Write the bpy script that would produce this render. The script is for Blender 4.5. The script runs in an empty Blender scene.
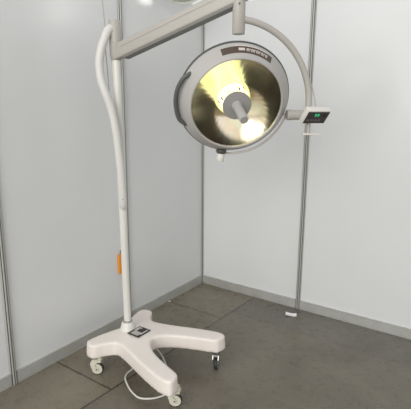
import bpy, bmesh, math, random
from mathutils import Vector as V, Matrix, noise
random.seed(4)
S = bpy.context.scene
COL = S.collection
PI = math.pi

# ------------------------------------------------------------------ materials
def mat(name, col, rough=.5, metal=0., spec=.5, bump=0., bscale=60., var=0., vscale=6., coat=0., emit=None, estr=0.):
    m = bpy.data.materials.new(name); m.use_nodes = True
    nt = m.node_tree; p = nt.nodes['Principled BSDF']
    p.inputs['Base Color'].default_value = (*col, 1)
    p.inputs['Roughness'].default_value = rough
    p.inputs['Metallic'].default_value = metal
    p.inputs['Specular IOR Level'].default_value = spec
    p.inputs['Coat Weight'].default_value = coat
    tc = nt.nodes.new('ShaderNodeTexCoord')
    if var:
        n = nt.nodes.new('ShaderNodeTexNoise'); n.inputs['Scale'].default_value = vscale; n.inputs['Detail'].default_value = 5
        nt.links.new(tc.outputs['Object'], n.inputs['Vector'])
        r = nt.nodes.new('ShaderNodeValToRGB')
        r.color_ramp.elements[0].position = .3; r.color_ramp.elements[1].position = .7
        r.color_ramp.elements[0].color = (*[c*(1-var) for c in col], 1)
        r.color_ramp.elements[1].color = (*[min(1, c*(1+var)) for c in col], 1)
        nt.links.new(n.outputs['Fac'], r.inputs['Fac']); nt.links.new(r.outputs['Color'], p.inputs['Base Color'])
    if bump:
        n = nt.nodes.new('ShaderNodeTexNoise'); n.inputs['Scale'].default_value = bscale
        nt.links.new(tc.outputs['Object'], n.inputs['Vector'])
        b = nt.nodes.new('ShaderNodeBump'); b.inputs['Strength'].default_value = bump; b.inputs['Distance'].default_value = .002
        nt.links.new(n.outputs['Fac'], b.inputs['Height']); nt.links.new(b.outputs['Normal'], p.inputs['Normal'])
    if emit:
        p.inputs['Emission Color'].default_value = (*emit, 1); p.inputs['Emission Strength'].default_value = estr
    return m

M = {}
M['panel'] = mat('white_laminate_panel', (.735, .745, .745), .2, spec=.38, var=.025, vscale=1.3)
M['alu'] = mat('aluminium_profile', (.50, .50, .47), .4, .3, var=.06, vscale=9)
M['groove'] = mat('dark_groove', (.10, .10, .095), .6)
M['base'] = mat('moulded_cream_plastic', (.88, .81, .745), .4, bump=.04, bscale=220, var=.015)
M['pole'] = mat('white_enamel', (.74, .725, .675), .3, var=.02)
M['boom'] = mat('beige_grey_enamel', (.44, .42, .38), .45, var=.02)
M['boomdark'] = mat('dark_underside_strip', (.19, .185, .165), .5)
M['hose'] = mat('pale_grey_rubber', (.69, .68, .645), .45, bump=.05)
M['head'] = mat('grey_white_enamel', (.44, .425, .405), .5, var=.02)
M['dark'] = mat('dark_grey_rubber', (.085, .09, .085), .5)
M['grip'] = mat('grey_grip_rubber', (.10, .105, .105), .45)
M['gasket'] = mat('dark_rim_gasket', (.075, .078, .075), .5)
M['handle'] = mat('grey_plastic_handle', (.44, .425, .405), .5)
M['disc'] = mat('grey_centre_disc', (.31, .297, .285), .5)
M['brown'] = mat('dark_brown_plate', (.085, .06, .045), .4)
M['ink'] = mat('pale_lettering', (.62, .56, .52), .5)
M['caster'] = mat('cream_caster_plastic', (.66, .64, .53), .45)
M['tyre'] = mat('black_tyre', (.03, .03, .028), .6)
M['chrome'] = mat('chrome', (.42, .42, .40), .35, .8)
M['black'] = mat('black_plate', (.022, .02, .018), .35)
M['silver'] = mat('silver_print', (.50, .49, .46), .4)
M['box'] = mat('white_control_plastic', (.74, .71, .66), .4)
M['screen'] = mat('dark_screen', (.055, .045, .045), .3)
M['green'] = mat('green_led', (.02, .2, .08), .4, emit=(.03, .75, .28), estr=.75)
M['btn'] = mat('grey_key', (.16, .13, .135), .5)
M['orange'] = mat('orange_plastic', (.85, .33, .03), .4, var=.05)
M['paper'] = mat('white_paper', (.85, .84, .84), .8)
M['cord'] = mat('white_cord', (.72, .71, .66), .45)
M['greycord'] = mat('grey_cord', (.42, .43, .41), .5)
M['fitting'] = mat('pale_fitting_enamel', (.62, .63, .58), .3)
M['fitdark'] = mat('grey_green_bracket', (.22, .23, .19), .5)

# mirror: warm metallic, slightly uneven, faceted by its mesh
m = mat('gold_mirror', (.95, .86, .60), .15, 1.); M['mirror'] = m
nt = m.node_tree; p = nt.nodes['Principled BSDF']
n = nt.nodes.new('ShaderNodeTexNoise'); n.inputs['Scale'].default_value = 5; tc = nt.nodes.new('ShaderNodeTexCoord')
r = nt.nodes.new('ShaderNodeValToRGB')
e = r.color_ramp.elements
e[0].color = (1., .87, .72, 1); e[0].position = .32
e[1].color = (1., .92, .80, 1); e[1].position = .68
for pos, c in ((.42, (1., .93, .72)), (.50, (.95, .95, .74)), (.58, (1., .87, .66))):
    q = e.new(pos); q.color = (*c, 1)
nt.links.new(tc.outputs['Object'], n.inputs['Vector']); nt.links.new(n.outputs['Fac'], r.inputs['Fac']); nt.links.new(r.outputs['Color'], p.inputs['Base Color'])
# the glowing heat-filter cylinder round the bulb
M['filter'] = mat('glowing_heat_filter', (.8, .75, .3), .2, emit=(1., .91, .50), estr=1.3)
# its dichroic coating glows in bands of cream, lime and amber
nt = M['filter'].node_tree; p = nt.nodes['Principled BSDF']
tc = nt.nodes.new('ShaderNodeTexCoord'); mp = nt.nodes.new('ShaderNodeMapping'); n = nt.nodes.new('ShaderNodeTexNoise'); r = nt.nodes.new('ShaderNodeValToRGB')
mp.inputs['Scale'].default_value = (16, 16, 26); n.inputs['Scale'].default_value = 1.; n.inputs['Detail'].default_value = 3; n.inputs['Distortion'].default_value = 1.2
nt.links.new(tc.outputs['Object'], mp.inputs[0]); nt.links.new(mp.outputs[0], n.inputs['Vector']); nt.links.new(n.outputs['Fac'], r.inputs[0])
e = r.color_ramp.elements
e[0].position = .30; e[0].color = (.62, .42, .22, 1); e[1].position = .70; e[1].color = (1., 1., .86, 1)
for pos, c in ((.42, (.96, .84, .48)), (.50, (.78, .88, .46)), (.58, (1., .94, .66))):
    q = e.new(pos); q.color = (*c, 1)
nt.links.new(r.outputs[0], p.inputs['Emission Color'])
M['bulb'] = mat('bulb', (1, 1, 1), .3, emit=(1., .93, .75), estr=2.2)
# cover glass
m = bpy.data.materials.new('cover_glass'); m.use_nodes = True; M['glass'] = m
nt = m.node_tree; nt.nodes.clear()
o = nt.nodes.new('ShaderNodeOutputMaterial'); mx = nt.nodes.new('ShaderNodeMixShader'); t = nt.nodes.new('ShaderNodeBsdfTransparent')
g = nt.nodes.new('ShaderNodeBsdfGlossy'); g.inputs['Roughness'].default_value = .03; fr = nt.nodes.new('ShaderNodeFresnel'); fr.inputs['IOR'].default_value = 1.4
nt.links.new(fr.outputs[0], mx.inputs[0]); nt.links.new(t.outputs[0], mx.inputs[1]); nt.links.new(g.outputs[0], mx.inputs[2]); nt.links.new(mx.outputs[0], o.inputs[0])

# floor: worn grey-brown tiles with thin joints
def floor_mat():
    m = bpy.data.materials.new('worn_floor_tiles'); m.use_nodes = True
    nt = m.node_tree; p = nt.nodes['Principled BSDF']; L = nt.links.new
    tc = nt.nodes.new('ShaderNodeTexCoord'); sp = nt.nodes.new('ShaderNodeSeparateXYZ'); L(tc.outputs['Object'], sp.inputs[0])
    def mth(op, a, b=None, c=None):
        n = nt.nodes.new('ShaderNodeMath'); n.operation = op
        for i, v in enumerate((a, b, c)):
            if v is None: continue
            if isinstance(v, (int, float)): n.inputs[i].default_value = v
            else: L(v, n.inputs[i])
        return n.outputs[0]
    x, y = sp.outputs['X'], sp.outputs['Y']
    # slight skew of the joint as laid
    xx = mth('ADD', x, mth('MULTIPLY', y, -.035))
    side = mth('GREATER_THAN', xx, .592)
    left = mth('SUBTRACT', 1., side)
    def line(v, w): return mth('LESS_THAN', mth('ABSOLUTE', v), w)
    jx = line(mth('SUBTRACT', xx, .592), .006)
    ym = mth('SUBTRACT', mth('MODULO', mth('ADD', y, 20*1.163+.537+.58), 1.163), .58)
    jl = mth('MULTIPLY', line(ym, .0055), left)
    y2 = mth('ADD', y, .392)
    jr = mth('MULTIPLY', mth('MULTIPLY', line(y2, .004), side), .45)
    joint = mth('MAXIMUM', mth('MAXIMUM', jx, jl), jr)
    def nz(s, d, dist=0.):
        n = nt.nodes.new('ShaderNodeTexNoise'); n.inputs['Scale'].default_value = s; n.inputs['Detail'].default_value = d; n.inputs['Distortion'].default_value = dist
        L(tc.outputs['Object'], n.inputs['Vector']); return n.outputs['Fac']
    n1 = nz(2.3, 7, .6); n2 = nz(14, 6); n3 = nz(90, 3)
    k = mth('ADD', mth('ADD', mth('MULTIPLY', n1, .58), mth('MULTIPLY', n2, .22)), mth('MULTIPLY', n3, .20))
    r = nt.nodes.new('ShaderNodeValToRGB'); L(k, r.inputs[0])
    e = r.color_ramp.elements
    e[0].position = .31; e[0].color = (.142, .125, .090, 1)
    e[1].position = .69; e[1].color = (.262, .234, .174, 1)
    # dark cool reflection along the right wall, painted into the tile colour
    wall_refl = mth('MULTIPLY', side, mth('GREATER_THAN', y, -.392))
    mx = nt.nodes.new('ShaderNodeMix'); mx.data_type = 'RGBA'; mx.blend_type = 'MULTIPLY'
    m0 = nt.nodes.new('ShaderNodeMix'); m0.data_type = 'RGBA'; m0.blend_type = 'MULTIPLY'   # painted wall reflection: floor past the long joint darkened so the left looks brighter
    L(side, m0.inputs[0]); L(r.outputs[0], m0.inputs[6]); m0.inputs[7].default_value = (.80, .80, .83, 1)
    L(mth('MULTIPLY', wall_refl, .8), mx.inputs[0]); L(m0.outputs[2], mx.inputs[6]); mx.inputs[7].default_value = (.84, .90, .95, 1)
    m2 = nt.nodes.new('ShaderNodeMix'); m2.data_type = 'RGBA'
    L(mth('MULTIPLY', joint, .85), m2.inputs[0]); L(mx.outputs[2], m2.inputs[6]); m2.inputs[7].default_value = (.022, .018, .014, 1)
    L(m2.outputs[2], p.inputs['Base Color'])
    L(mth('ADD', .16, mth('MULTIPLY', n2, .26)), p.inputs['Roughness'])
    b = nt.nodes.new('ShaderNodeBump'); b.inputs['Strength'].default_value = .25; b.inputs['Distance'].default_value = .002
    L(mth('SUBTRACT', mth('MULTIPLY', n2, .4), joint), b.inputs['Height']); L(b.outputs[0], p.inputs['Normal'])
    return m
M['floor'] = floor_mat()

# ------------------------------------------------------------------ mesh helpers
ORG = {}
def obj(name, bm, m, parent=None, smooth=True, angle=40):
    """links bm (built in world space) as ONE mesh object with its origin at its own middle"""
    bm.verts.ensure_lookup_table()
    lo = V([min(v.co[i] for v in bm.verts) for i in range(3)]); hi = V([max(v.co[i] for v in bm.verts) for i in range(3)])
    c = (lo+hi)/2
    if parent is None: c.z = lo.z
    bmesh.ops.translate(bm, verts=bm.verts, vec=-c)
    bmesh.ops.recalc_face_normals(bm, faces=bm.faces)
    me = bpy.data.meshes.new(name); bm.to_mesh(me); bm.free()
    o = bpy.data.objects.new(name, me); COL.objects.link(o)
    mats = m if isinstance(m, (list, tuple)) else [m]
    for q in mats: me.materials.append(q)
    if smooth:
        me.shade_smooth()
        me.set_sharp_from_angle(angle=math.radians(angle))
    ORG[o.name] = c
    if parent:
        o.parent = parent; o.location = c-ORG[parent.name]
    else: o.location = c
    return o
def thing(name, label, cat, loc):
    o = bpy.data.objects.new(name, None); COL.objects.link(o); o.location = loc; ORG[o.name] = V(loc)
    o.empty_display_size = .1
    o['label'] = label; o['category'] = cat
    return o
def tag(o, label, cat): o['label'] = label; o['category'] = cat; return o
def struct(o): o['kind'] = 'structure'; return o
def frame(axis, hint=None):
    z = V(axis).normalized(); h = V(hint) if hint else (V((0, 0, 1)) if abs(z.z) < .9 else V((1, 0, 0)))
    x = (h-z*h.dot(z)).normalized(); return x, z.cross(x), z
def lathe(bm, prof, org, axis, seg=48, close=False, hint=None, mi=0):
    x, y, z = frame(axis, hint); org = V(org); rings = []
    for r, h in prof:
        if r < 1e-6: rings.append([bm.verts.new(org+z*h)]); continue
        rings.append([bm.verts.new(org+z*h+(x*math.cos(2*PI*k/seg)+y*math.sin(2*PI*k/seg))*r) for k in range(seg)])
    pairs = list(zip(rings, rings[1:])) + ([(rings[-1], rings[0])] if close else [])
    for A, B in pairs:
        for k in range(seg):
            q = (k+1) % seg
            if len(A) == 1 and len(B) == 1: continue
            if len(A) == 1: f = bm.faces.new((A[0], B[k], B[q]))
            elif len(B) == 1: f = bm.faces.new((A[k], A[q], B[0]))
            else: f = bm.faces.new((A[k], A[q], B[q], B[k]))
            f.material_index = mi
    return bm
def catmull(pts, n=8, closed=False):
    P = [V(p) for p in pts]; out = []; N = len(P)
    rng = range(N if closed else N-1)
    for i in rng:
        if closed: a, b, c, d = P[i-1], P[i], P[(i+1) % N], P[(i+2) % N]
        else: a, b, c, d = P[max(i-1, 0)], P[i], P[i+1], P[min(i+2, N-1)]
        for k in range(n):
            t = k/n
            out.append(.5*((2*b)+(c-a)*t+(2*a-5*b+4*c-d)*t*t+(3*b-a-3*c+d)*t**3))
    if not closed: out.append(P[-1])
    return out
def tube(bm, pts, r, seg=14, caps=True):
    P = [V(p) for p in pts]; rings = []; prev = None
    for i, p_ in enumerate(P):
        d = (P[min(i+1, len(P)-1)]-P[max(i-1, 0)]).normalized()
        if prev is None: x = frame(d)[0]
        else: x = (prev-d*prev.dot(d)).normalized()
        prev = x; y = d.cross(x)
        rr = r[i] if isinstance(r, (list, tuple)) else r
        rings.append([bm.verts.new(p_+(x*math.cos(2*PI*k/seg)+y*math.sin(2*PI*k/seg))*rr) for k in range(seg)])
    for A, B in zip(rings, rings[1:]):
        for k in range(seg): bm.faces.new((A[k], A[(k+1) % seg], B[(k+1) % seg], B[k]))
    if caps: bm.faces.new(rings[0]); bm.faces.new(rings[-1][::-1])
    return bm
def box(bm, c, ax, sz, bev=0., seg=2, mi=0):
    """oriented box: centre, three axes, full sizes"""
    t = bmesh.new(); bmesh.ops.create_cube(t, size=1)
    for v in t.verts: v.co = V((v.co.x*sz[0], v.co.y*sz[1], v.co.z*sz[2]))
    if bev: bmesh.ops.bevel(t, geom=list(t.edges), offset=bev, segments=seg, affect='EDGES', profile=.5)
    c = V(c); A = [V(a) for a in ax]; mp = {}
    for v in t.verts: mp[v] = bm.verts.new(c+A[0]*v.co.x+A[1]*v.co.y+A[2]*v.co.z)
    for f in t.faces: bm.faces.new([mp[v] for v in f.verts]).material_index = mi
    t.free(); return bm
XYZ = (V((1, 0, 0)), V((0, 1, 0)), V((0, 0, 1)))
B = bmesh.new

# ------------------------------------------------------------------ setting
H = 2.5
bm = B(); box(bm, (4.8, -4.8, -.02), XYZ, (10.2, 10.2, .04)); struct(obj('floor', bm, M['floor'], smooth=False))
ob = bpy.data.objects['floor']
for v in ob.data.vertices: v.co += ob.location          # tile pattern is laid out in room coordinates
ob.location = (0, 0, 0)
bm = B(); box(bm, (-.006, -2.2, H/2), XYZ, (.012, 4.4, H)); struct(obj('wall_left', bm, M['panel'], smooth=False))
bm = B(); box(bm, (2.2, .006, H/2), XYZ, (4.4, .012, H)); struct(obj('wall_right', bm, M['panel'], smooth=False))
# bottom beams with their two thin grooves
def beam(name, along_x):
    bm = B()
    prof = [(0, 0), (.016, 0), (.016, .009), (.0125, .0105), (.0125, .0145), (.016, .016), (.016, .062), (.013, .0635), (.013, .0675), (.016, .069), (.016, .076), (0, .076)]
    # skip the stretches where the posts stand
    spans = [(.02+k, .98+k) for k in range(4)]
    for a, b_ in spans:
        rings = []
        for s in (a, b_):
            rings.append([bm.verts.new((s, -d, z) if along_x else (d, -s, z)) for d, z in prof])
        n = len(prof)
        for k in range(n): bm.faces.new((rings[0][k], rings[0][(k+1) % n], rings[1][(k+1) % n], rings[1][k]))
        bm.faces.new(rings[0]); bm.faces.new(rings[1][::-1])
    struct(obj(name, bm, M['alu'], smooth=False))
beam('baseboard_left', False); beam('baseboard_right', True)
def post(n, x, y, rot):
    """octagonal system upright with a groove on each face"""
    bm = B(); R_ = .0215; pts = []
    for k in range(8):
        a0 = rot+(k-.5)*PI/4; a1 = rot+(k+.5)*PI/4
        c0 = V((math.cos(a0), math.sin(a0), 0))*R_; c1 = V((math.cos(a1), math.sin(a1), 0))*R_
        nrm = -V((math.cos(rot+k*PI/4), math.sin(rot+k*PI/4), 0))*.005
        u = c1-c0
        pts += [c0, c0+u*.30, c0+u*.30+nrm, c0+u*.70+nrm, c0+u*.70]
    rings = [[bm.verts.new(p_+V((x, y, z))) for p_ in pts] for z in (0, H+.01)]
    N = len(pts)
    for k in range(N):
        f = bm.faces.new((rings[0][k], rings[0][(k+1) % N], rings[1][(k+1) % N], rings[1][k]))
        if k % 5 == 2: f.material_index = 1
    bm.faces.new(rings[0]); bm.faces.new(rings[1][::-1])
    struct(obj('trim_%d' % n, bm, [M['alu'], M['groove']], smooth=False))
i = 1
for x, y, rt in ((0, 0, -PI/4), (0, -1, 0), (0, -2, 0), (0, -3, 0), (1, 0, PI/2), (2, 0, PI/2), (3, 0, PI/2)):
    post(i, x, y, rt); i += 1

# ------------------------------------------------------------------ surgical lamp
LAMP = thing('surgical_lamp', 'white mobile operating lamp with round gold mirror head on a four-legged wheeled base', 'surgical lamp', (.55, -1.40, 0))
PX, PY = .388, -1.402
# --- moulded X base
half = [(.335, -1.395), (.31, -1.335), (.262, -1.23), (.236, -1.135), (.246, -1.098), (.285, -1.082), (.325, -1.092),
        (.365, -1.15), (.43, -1.205), (.54, -1.18), (.70, -1.118), (.85, -1.070), (.922, -1.064), (.952, -1.085), (.950, -1.145), (.925, -1.175),
        (.80, -1.222), (.69, -1.275), (.625, -1.33), (.60, -1.395)]
full = half + [(x+.10*(y+1.395)*(1 if x > .3 else 1), -1.395-(y+1.395)*.90) for x, y in half[::-1][1:-1]]
outl = catmull([(x, y, 0) for x, y in full], 4, True)
bm = B()
a = [bm.verts.new((p_.x, p_.y, .120)) for p_ in outl]
bb = [bm.verts.new((.6+(p_.x-.6)*.985, -1.395+(p_.y+1.395)*.985, .212)) for p_ in outl]
for k in range(len(a)): bm.faces.new((a[k], a[(k+1) % len(a)], bb[(k+1) % len(a)], bb[k]))
bm.faces.new(a); bm.faces.new(bb[::-1])
bmesh.ops.recalc_face_normals(bm, faces=bm.faces)
me = bpy.data.meshes.new('tmp'); bm.to_mesh(me); bm.free()
tmp = bpy.data.objects.new('tmp', me); COL.objects.link(tmp)
md = tmp.modifiers.new('r', 'REMESH'); md.mode = 'VOXEL'; md.voxel_size = .008
sm = tmp.modifiers.new('s', 'SMOOTH'); sm.factor = .5; sm.iterations = 9
dg = bpy.context.evaluated_depsgraph_get(); bm = B(); bm.from_mesh(tmp.evaluated_get(dg).to_mesh())
bpy.data.objects.remove(tmp); bpy.data.meshes.remove(me)
for v in bm.verts:                                   # the hub swells up towards the pole, the belly arches
    d2 = ((v.co.x-.45)/.20)**2+((v.co.y+1.395)/.16)**2
    v.co.z += .020*math.exp(-d2)
base = obj('base', bm, M['base'], LAMP, angle=75)
# boss and pole
bm = B(); lathe(bm, [(0, .19), (.062, .19), (.060, .212), (.052, .226), (.044, .250), (.040, .272), (.036, .279), (0, .279)], (PX, PY, 0), (0, 0, 1), 40)
obj('pole_socket', bm, M['pole'], LAMP)
bm = B(); lathe(bm, [(.0235, .278), (.029, .278), (.029, .288), (.0235, .288)], (PX, PY, 0), (0, 0, 1), 40, True)
obj('pole_collar', bm, M['chrome'], LAMP)
T = V((.3745, -1.4135, 2.141)); P0 = V((PX, PY, .26)); ax = (T-P0).normalized(); ln = (T-P0).length
bm = B(); lathe(bm, [(0, 0), (.0235, 0), (.0235, .82), (.0255, .822), (.0255, ln-.02), (0, ln-.02)], P0, ax, 40)
obj('pole', bm, M['pole'], LAMP)
# top sleeve that carries the boom
bm = B(); lathe(bm, [(0, ln-.235), (.014, ln-.232), (.029, ln-.218), (.035, ln-.195), (.035, ln-.008), (.032, ln), (0, ln)], P0, ax, 40)
slv = obj('boom_sleeve', bm, M['boom'], LAMP)
for dz in (-.06, -.12):
    bm = B(); lathe(bm, [(0, 0), (.006, 0), (.006, .004), (0, .004)], T+V((.012, -.033, dz)), V((.34, -.94, 0)), 12); obj('screw', bm, M['greycord'], slv)
# hose
hp = [(.371, -1.424, 2.098), (.364, -1.452, 2.085), (.361, -1.482, 2.034), (.3567, -1.508, 1.9696), (.350, -1.519, 1.8935), (.3585, -1.5175, 1.8065), (.380, -1.503, 1.7234), (.3965, -1.4825, 1.6397),
      (.408, -1.4660, 1.5252), (.4135, -1.4555, 1.4081), (.4160, -1.4465, 1.2883), (.4150, -1.4385, 1.1776), (.4105, -1.4300, 1.0900), (.4000, -1.4170, 1.055)]
bm = B(); tube(bm, catmull(hp, 8), .0235, 18); hose = obj('cable_hose', bm, M['hose'], LAMP)
bm = B(); lathe(bm, [(0, 0), (.005, 0), (.005, .003), (0, .003)], (.4295, -1.4500, 1.112), V((.68, -.73, 0)), 12); obj('rivet', bm, M['greycord'], hose)
# --- boom (rises towards the head)
HA = V((.7179, .6961, 0)); HN = V((.640, -.660, -.392)).normalized(); HB = HN.cross(HA).normalized()
if HB.z < 0: HB = -HB
L0 = V((1.130, -1.332, 1.693))                        # middle of the outer rim
TX, TY = 1.1395, -1.318                               # drop tube
s0 = V((.3775, -1.4137, 1.958)); s1 = V((TX, TY, 2.196))
bx_ = (s1-s0).normalized(); by_ = V((0, 0, 1)).cross(bx_).normalized(); bz_ = bx_.cross(by_)
bm = B(); mid = (s0+s1)/2+bz_*.004
box(bm, mid+bx_*.01, (bx_, by_, bz_), ((s1-s0).length+.05, .060, .084), .010, 3)
boom = obj('boom', bm, M['boom'], LAMP)
bm = B(); box(bm, mid+bx_*.012-bz_*.0465, (bx_, by_, bz_), ((s1-s0).length-.09, .058, .017), .003, 1); obj('spring_slot_cover', bm, M['boomdark'], boom, smooth=False)
bm = B(); box(bm, mid-by_*.031+bz_*.014, (bx_, by_, bz_), ((s1-s0).length-.12, .003, .006), .001, 1); obj('side_ridge', bm, M['boom'], boom, smooth=False)
# drop tube
bm = B(); lathe(bm, [(0, 2.012), (.029, 2.012), (.032, 2.016), (.032, 2.165), (.034, 2.166), (.034, 2.172), (.032, 2.173), (.032, 2.262), (.026, 2.27), (0, 2.27)], (TX, TY, 0), (0, 0, 1), 40)
drop = obj('drop_tube', bm, M['boom'], LAMP)
bm = B(); q = V((.555, -.83, 0)).normalized(); lathe(bm, [(0, .030), (.005, .030), (.005, .0345), (0, .0345)], (TX, TY, 2.148), q, 12); obj('screw', bm, M['dark'], drop)
# yoke: quarter hoop from the tube round to the control box
YC = L0+V((0, 0, -.012)); RY = .402
yk = []
for k in range(41):
    t = math.radians(88-(88+3)*k/40)
    yk.append(YC+HA*math.cos(t)*RY+V((0, 0, 1))*math.sin(t)*(RY))
bm = B(); tube(bm, yk, .0165, 16); obj('yoke', bm, M['boom'], LAMP)
# --- lamp head
HEAD = bpy.data.objects.new('lamp_head', None)
bm = B()   # dome shell with its bezel
prof = [(.278, -.014), (.277, .002), (.272, .010), (.2350, .062), (.2295, .069), (.224, .070), (.2215, .067), (.2215, .058)]
back = [(.030, -.172), (.12, -.160), (.19, -.125), (.24, -.080), (.268, -.040), (.278, -.014)]
lathe(bm, [(0, -.174)]+back[:-1]+prof, L0, HN, 96)
head = obj('lamp_head', bm, M['head'], LAMP, angle=30)
bm = B(); lathe(bm, [(.2765+.0075*math.cos(2*PI*k/10), -.012+.009*math.sin(2*PI*k/10)) for k in range(10)], L0, HN, 96, True)
obj('rim_gasket', bm, M['gasket'], head)
bm = B()   # faceted mirror bowl
seg = 168; prof = [(.2205-.0095*k, .058-.090*(1-((.2205-.0095*k)/.2205)**2)) for k in range(15)]+[(.078, -.024), (.075, -.098), (.04, -.102), (0, -.103)]
x_, y_, z_ = frame(HN); rings = []
for i, (rr, h) in enumerate(prof):
    if rr == 0: rings.append([bm.verts.new(L0+z_*h)]); continue
    rings.append([bm.verts.new(L0+z_*(h+(.00012*math.cos(2*PI*k/4)*rr/.22 if i < 15 else 0))+(x_*math.cos(2*PI*k/seg)+y_*math.sin(2*PI*k/seg))*rr) for k in range(seg)])
for A, C_ in zip(rings, rings[1:]):
    for k in range(seg):
        q = (k+1) % seg
        if len(C_) == 1: bm.faces.new((A[k], A[q], C_[0]))
        else: bm.faces.new((A[k], A[q], C_[q], C_[k]))
obj('reflector', bm, M['mirror'], head, angle=38)
bm = B(); lathe(bm, [(0, -.10), (.044, -.10), (.046, -.095), (.046, .046), (.043, .052), (0, .052)], L0, HN, 40); obj('heat_filter', bm, M['filter'], head)
bm = B(); lathe(bm, [(0, .060), (.2210, .060), (.2210, .064), (0, .064)], L0, HN, 64); obj('cover_glass', bm, M['glass'], head, smooth=False)
bm = B(); lathe(bm, [(0, .0645), (.071, .0645), (.071, .069), (.069, .071), (.024, .073), (0, .073)], L0, HN, 48); obj('centre_disc', bm, M['disc'], head)
bm = B(); lathe(bm, [(0, .072), (.027, .072), (.025, .085), (.0225, .11), (.0215, .225), (.0195, .232), (.0165, .234), (.0155, .232), (0, .232)], L0, HN, 32); hd = obj('sterile_handle', bm, M['handle'], head)
bm = B(); lathe(bm, [(0, .2322), (.0155, .2322), (.0145, .2345), (0, .2345)], L0, HN, 24); obj('end_cap', bm, M['disc'], hd)
bm = B(); lathe(bm, [(.062+.006*math.cos(2*PI*k/10), -.084+.006*math.sin(2*PI*k/10)) for k in range(10)], L0, HN, 40, True); obj('filter_ring', bm, M['bulb'], head)
# name strip on the bezel
def bez(ang, s, lift):                                # s: 0 outer .. 1 inner on the cone
    r = .272+(.2350-.272)*s; h = .010+(.062-.010)*s
    nr = V((.052, .037)).normalized()
    r += nr.x*lift; h += nr.y*lift
    t = math.radians(ang)
    return L0+HN*h+(HA*math.cos(t)+HB*math.sin(t))*r
def patch(bm, a0, a1, s0_, s1_, lift, n=1):
    g = []
    for k in range(n+1):
        a_ = a0+(a1-a0)*k/n
        g.append([bm.verts.new(bez(a_, s, l)) for s, l in ((s0_, lift), (s1_, lift), (s1_, 0), (s0_, 0))])
    for A, C_ in zip(g, g[1:]):
        for k in range(4): bm.faces.new((A[k], A[(k+1) % 4], C_[(k+1) % 4], C_[k]))
    bm.faces.new(g[0]); bm.faces.new(g[-1][::-1])
bm = B(); patch(bm, 111, 55, .16, .70, .0022, 24); pl = obj('name_strip', bm, M['brown'], head, smooth=False)
bm = B(); patch(bm, 97, 60, .05, .13, .0022, 24); obj('edge_line', bm, M['ink'], head, smooth=False)
bm = B(); patch(bm, 93, 86.5, .30, .52, .0030, 6)       # worn, unreadable lettering
a_ = 84.6
for w in (2.2, 1.3, 2.4, 1.7, 2.6, 1.6, 2.2, 1.4, 2.3):
    patch(bm, a_, a_-w, .31, .39, .0030, 1); patch(bm, a_, a_-w*.35, .39, .56, .0030, 1)
    if w > 2: patch(bm, a_-w*.68, a_-w, .39, .56, .0030, 1)
    a_ -= w+.75
obj('lettering', bm, M['ink'], head, smooth=False)
# grip handle on the left of the rim
def rimpt(deg, r, h): 
    t = math.radians(deg); return L0+HN*h+(HA*math.cos(t)+HB*math.sin(t))*r
gp = [rimpt(149, .262, .012), rimpt(152, .272, .020), rimpt(157, .285, .022), rimpt(168, .292, .020), rimpt(180, .293, .018), rimpt(192, .291, .018), rimpt(200, .286, .018), rimpt(205, .272, .016), rimpt(208, .262, .012)]
bm = B(); tube(bm, catmull(gp, 6), .0105, 14); obj('side_grip', bm, M['grip'], head)
gp = [rimpt(a_, (.296+.012*math.sin(PI*(a_+104)/88)), -.010) for a_ in range(-104, -15, 4)]
bm = B(); tube(bm, [rimpt(-104, .27, -.020)]+gp+[rimpt(-15, .268, -.020)], .0065, 12); obj('hand_rail', bm, M['box'], head)
# bottom knob
k0 = rimpt(-98, .279, .000); kd = (V((0, 0, -1))-HA*.10).normalized()
bm = B(); lathe(bm, [(0, 0), (.026, 0), (.028, .008), (.022, .018), (.016, .022), (0, .022)], k0, kd, 28); kn = obj('lock_knob', bm, M['dark'], head)
bm = B(); lathe(bm, [(0, .020), (.018, .020), (.0215, .026), (.020, .056), (.015, .062), (0, .063)], k0+kd*.001, kd, 28); obj('knob_cap', bm, M['box'], kn)
head.scale = (1.03,)*3; head.location += (ORG[head.name]-L0)*.03
# pivot on the right
pv = L0+HA*.277+V((0, 0, -.072))
bm = B(); lathe(bm, [(0, 0), (.024, 0), (.0275, .004), (.0275, .030), (.0255, .032), (.0255, .110), (0, .110)], pv+HA*.006, HA, 32); obj('pivot', bm, M['boom'], LAMP)
# --- control box
vr = V((.822, .569, 0)); vb = V((.568, -.823, 0)); c35, s35 = math.cos(math.radians(42)), math.sin(math.radians(42)); cy, sy_ = math.cos(math.radians(22)), math.sin(math.radians(22))
fh = (vb*cy+vr*sy_).normalized(); hx = (vr*cy-vb*sy_).normalized(); fn = (fh*c35-V((0, 0, 1))*s35).normalized(); wy = fn.cross(hx).normalized()
if wy.z < 0: wy = -wy
cb = L0+HA*.435+vb*.055+V((0, 0, -.083))
bm = B(); box(bm, cb-fn*.016, (hx, wy, fn), (.142, .090, .034), .005, 3); cbx = obj('control_box', bm, M['box'], LAMP)
bm = B(); box(bm, cb+fn*.0005+hx*.002-wy*.002, (hx, wy, fn), (.132, .078, .003), .001, 1); scr = obj('control_screen', bm, M['screen'], cbx, smooth=False)
f0 = cb+fn*.0025
bm = B()
def cell(x, y, w, h): box(bm, f0+hx*x+wy*y, (hx, wy, fn), (w, h, .0012))
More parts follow.
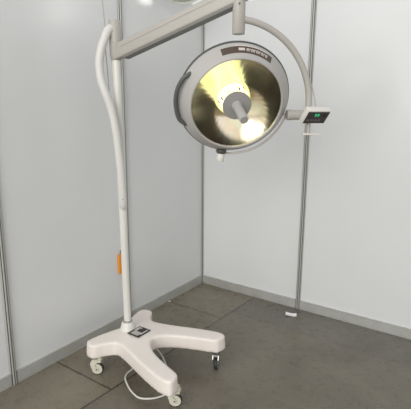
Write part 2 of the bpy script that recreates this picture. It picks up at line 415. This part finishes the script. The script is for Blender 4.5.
# two green seven-segment digits
for dx in (-.005, .012):
    for sx, sy, w, h in ((0, .010, .009, .003), (0, .001, .009, .003), (0, -.008, .009, .003), (-.005, .0055, .003, .008), (.005, .0055, .003, .008), (.005, -.0035, .003, .008)):
        cell(-.008+dx*.95+sx*.8, .015+sy*.75, w*.85, h*.75)
obj('green_digits', bm, M['green'], cbx, smooth=False)['label'] = 'green lit digits'
for x in (-.042, -.02, .002, .024): 
    bm = B(); box(bm, f0+hx*x-wy*.019, (hx, wy, fn), (.014, .012, .0024), .002, 1); obj('key', bm, M['btn'], cbx, smooth=False)
bm = B(); box(bm, f0+hx*.042+wy*.013, (hx, wy, fn), (.026, .02, .0012)); obj('dark_window', bm, M['black'], cbx, smooth=False)
# bracket stem and small plate under the box
bm = B(); st = L0+HA*.408+V((0, 0, -.125))
lathe(bm, [(0, -.045), (.010, -.045), (.010, .03), (0, .03)], st, (0, 0, 1), 20); obj('bracket_stem', bm, M['boom'], LAMP)
bm = B(); box(bm, st+HA*.018+V((0, 0, -.047)), (vr, vb, V((0, 0, 1))), (.098, .045, .010), .004, 2); obj('bracket_plate', bm, M['box'], LAMP)
# thin lead from the yoke into the box
ld = [YC+HA*(.400)+V((0, 0, .11)), YC+HA*.420+V((0, 0, .07)), YC+HA*.435+V((0, 0, .02)), YC+HA*.445+V((0, 0, -.04))]
bm = B(); tube(bm, catmull(ld, 8), .0032, 10); obj('thin_lead', bm, M['head'], LAMP)
# --- nameplate on the base
zt = .2335
bm = B(); box(bm, (.487, -1.402, zt), XYZ, (.098, .118, .005), .002, 1); npz = obj('nameplate', bm, M['black'], LAMP, smooth=False); npz['label'] = 'black and silver nameplate'
bm = B(); box(bm, (.488, -1.428, zt+.003), XYZ, (.060, .042, .001)); obj('silver_panel', bm, M['silver'], npz, smooth=False)
bm = B(); box(bm, (.458, -1.378, zt+.003), XYZ, (.020, .052, .001)); box(bm, (.468, -1.363, zt+.003), XYZ, (.018, .016, .001)); obj('beige_print', bm, M['ink'], npz, smooth=False)
bm = B(); box(bm, (.522, -1.392, zt+.003), XYZ, (.009, .072, .001)); obj('beige_print', bm, M['ink'], npz, smooth=False)
# --- casters
def caster(x, y, face, fork):
    """x,y: wheel contact; face: heading of the axle (deg); swivel stem sits a little back"""
    R_ = .040; t = math.radians(face); axl = V((math.cos(t), math.sin(t), 0)); fw = V((-math.sin(t), math.cos(t), 0)); c = V((x, y, R_))
    zt_ = .118
    bm = B(); sx = c+fw*.016; sx.z = 0
    lathe(bm, [(0, zt_-.022), (.016, zt_-.022), (.017, zt_-.012), (.010, zt_-.010), (.010, zt_+.014), (0, zt_+.014)], sx, (0, 0, 1), 20)
    cs = obj('caster', bm, M[fork], LAMP)
    # fork: a hooked cheek each side and a hood above
    bm = B()
    for sd in (-1, 1):
        off = axl*(.018*sd); pts = []
        for k in range(15):
            u = k/14; a_ = math.radians(20+130*u)
            pts.append((math.cos(a_)*.036, math.sin(a_)*.038+.002))
        prof = [(.030, .066), (-.026, .066), (-.040, .042), (-.036, .014), (-.014, -.008), (.004, -.012), (.012, -.002), (.008, .012), (-.006, .018), (-.010, .030), (.006, .047), (.030, .050)]
        A = [bm.verts.new(c+off+axl*.003+fw*(-u)*-1+V((0, 0, w))) for u, w in prof]; C_ = [bm.verts.new(c+off-axl*.003+fw*u+V((0, 0, w))) for u, w in prof]
        for k in range(len(A)): bm.faces.new((A[k], A[(k+1) % len(A)], C_[(k+1) % len(A)], C_[k]))
        bm.faces.new(A); bm.faces.new(C_[::-1])
    box(bm, c+V((0, 0, .058))+fw*.002, (fw, axl, V((0, 0, 1))), (.054, .040, .014), .003, 1)
    obj('fork', bm, M[fork], cs, smooth=False)
    bm = B(); lathe(bm, [(.012, -.012), (.036, -.012), (.040, -.008), (.040, .008), (.036, .012), (.012, .012)], c, axl, 32, True); obj('wheel', bm, M['tyre'], cs)
    bm = B(); lathe(bm, [(0, -.0136), (.034, -.0136), (.0355, -.0115), (.0355, .0115), (.034, .0136), (0, .0136)], c, axl, 28); obj('wheel_hub', bm, M[fork], cs)
    bm = B(); lathe(bm, [(0, -.021), (.006, -.021), (.006, .021), (0, .021)], c, axl, 16); obj('axle_bolt', bm, M['dark'], cs)
caster(.342, -1.634, -62, 'caster')
caster(.938, -1.594, -62, 'caster')
caster(.925, -1.150, 22, 'chrome')
caster(.300, -1.135, -40, 'caster')
# --- power cord looping out on the floor
cp = [(.47, -1.34, .13), (.50, -1.29, .085), (.56, -1.275, .04), (.64, -1.32, .012), (.72, -1.39, .006), (.80, -1.47, .006), (.835, -1.535, .006), (.822, -1.588, .006), (.785, -1.636, .006), (.725, -1.667, .006),
      (.64, -1.645, .006), (.575, -1.61, .006), (.525, -1.575, .006), (.498, -1.530, .006), (.489, -1.455, .010), (.478, -1.42, .06), (.47, -1.40, .13)]
bm = B(); tube(bm, catmull(cp, 8), .0055, 12); obj('power_cord', bm, M['cord'], LAMP)

# ------------------------------------------------------------------ loose things
# thin grey cable hanging from above, tucked behind the hose
cc = [(.335, -1.478, 2.62), (.338, -1.468, 2.27), (.3285, -1.448, 2.139), (.320, -1.440, 1.99), (.314, -1.425, 1.867), (.316, -1.420, 1.755), (.326, -1.398, 1.52), (.336, -1.384, 1.35), (.338, -1.382, 1.16)]
bm = B(); tube(bm, catmull(cc, 8), .0030, 10)
tag(obj('hanging_cable', bm, M['greycord']), 'thin grey cable hanging down from above beside the top of the white pole', 'cable')
# orange tag on the left wall behind the pole
tg = thing('orange_tag', 'orange plastic tag hanging on the left wall behind the white pole', 'tag', (.0, -1.072, .42))
bm = B(); out = []
w, hgt = .034, .155
prof = [(-.026, hgt), (.026, hgt), (.033, hgt*.94), (w, .03), (.026, .008), (.012, 0), (-.012, 0), (-.026, .008), (-w, .03), (-.033, hgt*.94)]
o_ = catmull([(0, p_[0], p_[1]) for p_ in prof], 3, True)
A = [bm.verts.new(V((.004, -1.072, .425))+p_) for p_ in o_]; C_ = [bm.verts.new(V((.020, -1.072, .425))+p_*1.0) for p_ in o_]
for k in range(len(A)): bm.faces.new((A[k], A[(k+1) % len(A)], C_[(k+1) % len(A)], C_[k]))
bm.faces.new(A); bm.faces.new(C_[::-1]); obj('tag_body', bm, M['orange'], tg)
bm = B(); tube(bm, catmull([(.003, -1.072, .605), (.010, -1.079, .597), (.012, -1.078, .582), (.011, -1.072, .570)], 5), .004, 10); obj('hook', bm, M['dark'], tg)
# paper scraps
def scrap(name, x, y, s, rot, label):
    bm = B(); N = 5; g = []
    for i in range(N):
        row = []
        for j in range(N):
            u, v = (i/(N-1)-.5), (j/(N-1)-.5)
            px, py = u*s*1.15+.1*s*v, v*s*.8
            pz = .003+.12*s*abs(u)*abs(u)*2+.06*s*math.sin(7*v+3*u)
            row.append((x+px*math.cos(rot)-py*math.sin(rot), y+px*math.sin(rot)+py*math.cos(rot), max(.001, pz)))
        g.append(row)
    top = [[bm.verts.new((p_[0], p_[1], p_[2]+.0012)) for p_ in r] for r in g]; bot = [[bm.verts.new(p_) for p_ in r] for r in g]
    for i in range(N-1):
        for j in range(N-1):
            bm.faces.new((top[i][j], top[i+1][j], top[i+1][j+1], top[i][j+1])); bm.faces.new((bot[i][j], bot[i][j+1], bot[i+1][j+1], bot[i+1][j]))
    e = [(0, j) for j in range(N)]+[(i, N-1) for i in range(1, N)]+[(N-1, j) for j in range(N-2, -1, -1)]+[(i, 0) for i in range(N-2, 0, -1)]
    for (a1, b1), (a2, b2) in zip(e, e[1:]+e[:1]): bm.faces.new((top[a1][b1], top[a2][b2], bot[a2][b2], bot[a1][b1]))
    tag(obj(name, bm, M['paper'], smooth=False), label, 'paper scrap')
scrap('paper_scrap', 1.007, -.158, .078, .5, 'crumpled white paper scrap on the floor below the right wall post')
scrap('paper_scrap', .034, -.537, .022, .2, 'tiny white paper speck on the floor against the left wall')

# arm spotlight on top of the left wall; only its underside dips into view
SP = thing('wall_spotlight', 'pale round light fitting at the top of the left wall, just above the lamp boom', 'light fitting', (.0, -.64, H))
sc = V((.255, -.640, 2.492)); sa = V((.25, -.35, -.9)).normalized()
bm = B(); lathe(bm, [(0, -.115), (.05, -.11), (.11, -.08), (.15, -.035), (.165, 0), (.165, .012), (.158, .014), (.155, .004), (.14, 0)], sc, sa, 48); spd = obj('lamp_dome', bm, M['fitting'], SP)
bm = B(); lathe(bm, [(0, .002), (.154, .002), (.10, .012), (0, .016)], sc, sa, 40); obj('diffuser', bm, M['fitting'], spd)
bm = B(); box(bm, sc+V((.105, .075, -.012)), (V((.822, .569, 0)), V((-.569, .822, 0)), V((0, 0, 1))), (.05, .04, .05), .006, 2); obj('bracket', bm, M['fitdark'], SP)
bm = B(); tube(bm, catmull([(-.006, -.64, 2.50), (.0, -.64, 2.62), (.08, -.645, 2.68), (.18, -.65, 2.64), (.215, -.652, 2.575)], 6), .012, 12); obj('support_arm', bm, M['fitdark'], SP)
bm = B(); box(bm, (-.004, -.64, 2.49), XYZ, (.05, .06, .06), .006, 2); obj('wall_clamp', bm, M['fitdark'], SP)

# ------------------------------------------------------------------ light
def area(name, loc, to, size, power, col=(1, 1, 1), shape='DISK'):
    d = bpy.data.lights.new(name, 'AREA'); d.shape = shape; d.size = size; d.energy = power; d.color = col
    o = bpy.data.objects.new(name, d); COL.objects.link(o); o.location = loc
    o.rotation_euler = (V(to)-V(loc)).to_track_quat('-Z', 'Y').to_euler(); return o
area('fill_front', (4.4, -10, 3.6), (.7, -.8, .5), 6.0, 270, (1, .985, .96))  # added broad fill light that lifts the lower walls
area('fill_corner', (.9, -6.5, 3.2), (.8, -.1, .4), 4.2, 100, (1, .985, .96))  # added fill light that brightens the right wall near the corner
d = bpy.data.lights.new('spotlight_beam', 'SPOT'); d.energy = 5; d.spot_size = math.radians(50); d.spot_blend = .8; d.shadow_soft_size = .04
lo = bpy.data.objects.new('spotlight_beam', d); COL.objects.link(lo); lo.location = sc+sa*.03
lo.rotation_euler = (V((0, -.74, 2.505))-lo.location).to_track_quat('-Z', 'Y').to_euler()
area('hall_lamp_far_side', (5.0, 2.45, 3.5), (0, -1.5, 2.2), .35, 8, (1, .98, .95))
w = bpy.data.worlds.new('hall'); S.world = w; w.use_nodes = True
nt = w.node_tree; bg = nt.nodes['Background']; bg.inputs[1].default_value = .82
# a hall: horizon set brightest to lift the wall bottoms, dimmer overhead
tc = nt.nodes.new('ShaderNodeTexCoord'); sp = nt.nodes.new('ShaderNodeSeparateXYZ'); rp = nt.nodes.new('ShaderNodeValToRGB')
rp.color_ramp.elements[0].position = .0; rp.color_ramp.elements[0].color = (1., .99, .97, 1)
rp.color_ramp.elements[1].position = .7; rp.color_ramp.elements[1].color = (.66, .67, .68, 1)
nt.links.new(tc.outputs['Generated'], sp.inputs[0]); nt.links.new(sp.outputs['Z'], rp.inputs[0]); nt.links.new(rp.outputs[0], bg.inputs[0])

# ------------------------------------------------------------------ camera
cd = bpy.data.cameras.new('camera'); cam = bpy.data.objects.new('camera', cd); COL.objects.link(cam)
R = V((.82217251, .56920403, .00625654)); U = V((-.12485849, .16960352, .97757097)); D = V((-.5553762, .80451316, -.2105133))
m4 = Matrix(((R.x, U.x, -D.x, 2.3263), (R.y, U.y, -D.y, -3.316), (R.z, U.z, -D.z, 1.6451), (0, 0, 0, 1)))
cam.matrix_world = m4
cd.sensor_width = 36; cd.lens = 36*440.5/411; cd.clip_start = .05
S.camera = cam
vs = S.view_settings; vs.view_transform = 'Standard'; vs.look = 'None'; vs.exposure = .09; vs.gamma = 1; vs.use_curve_mapping = False
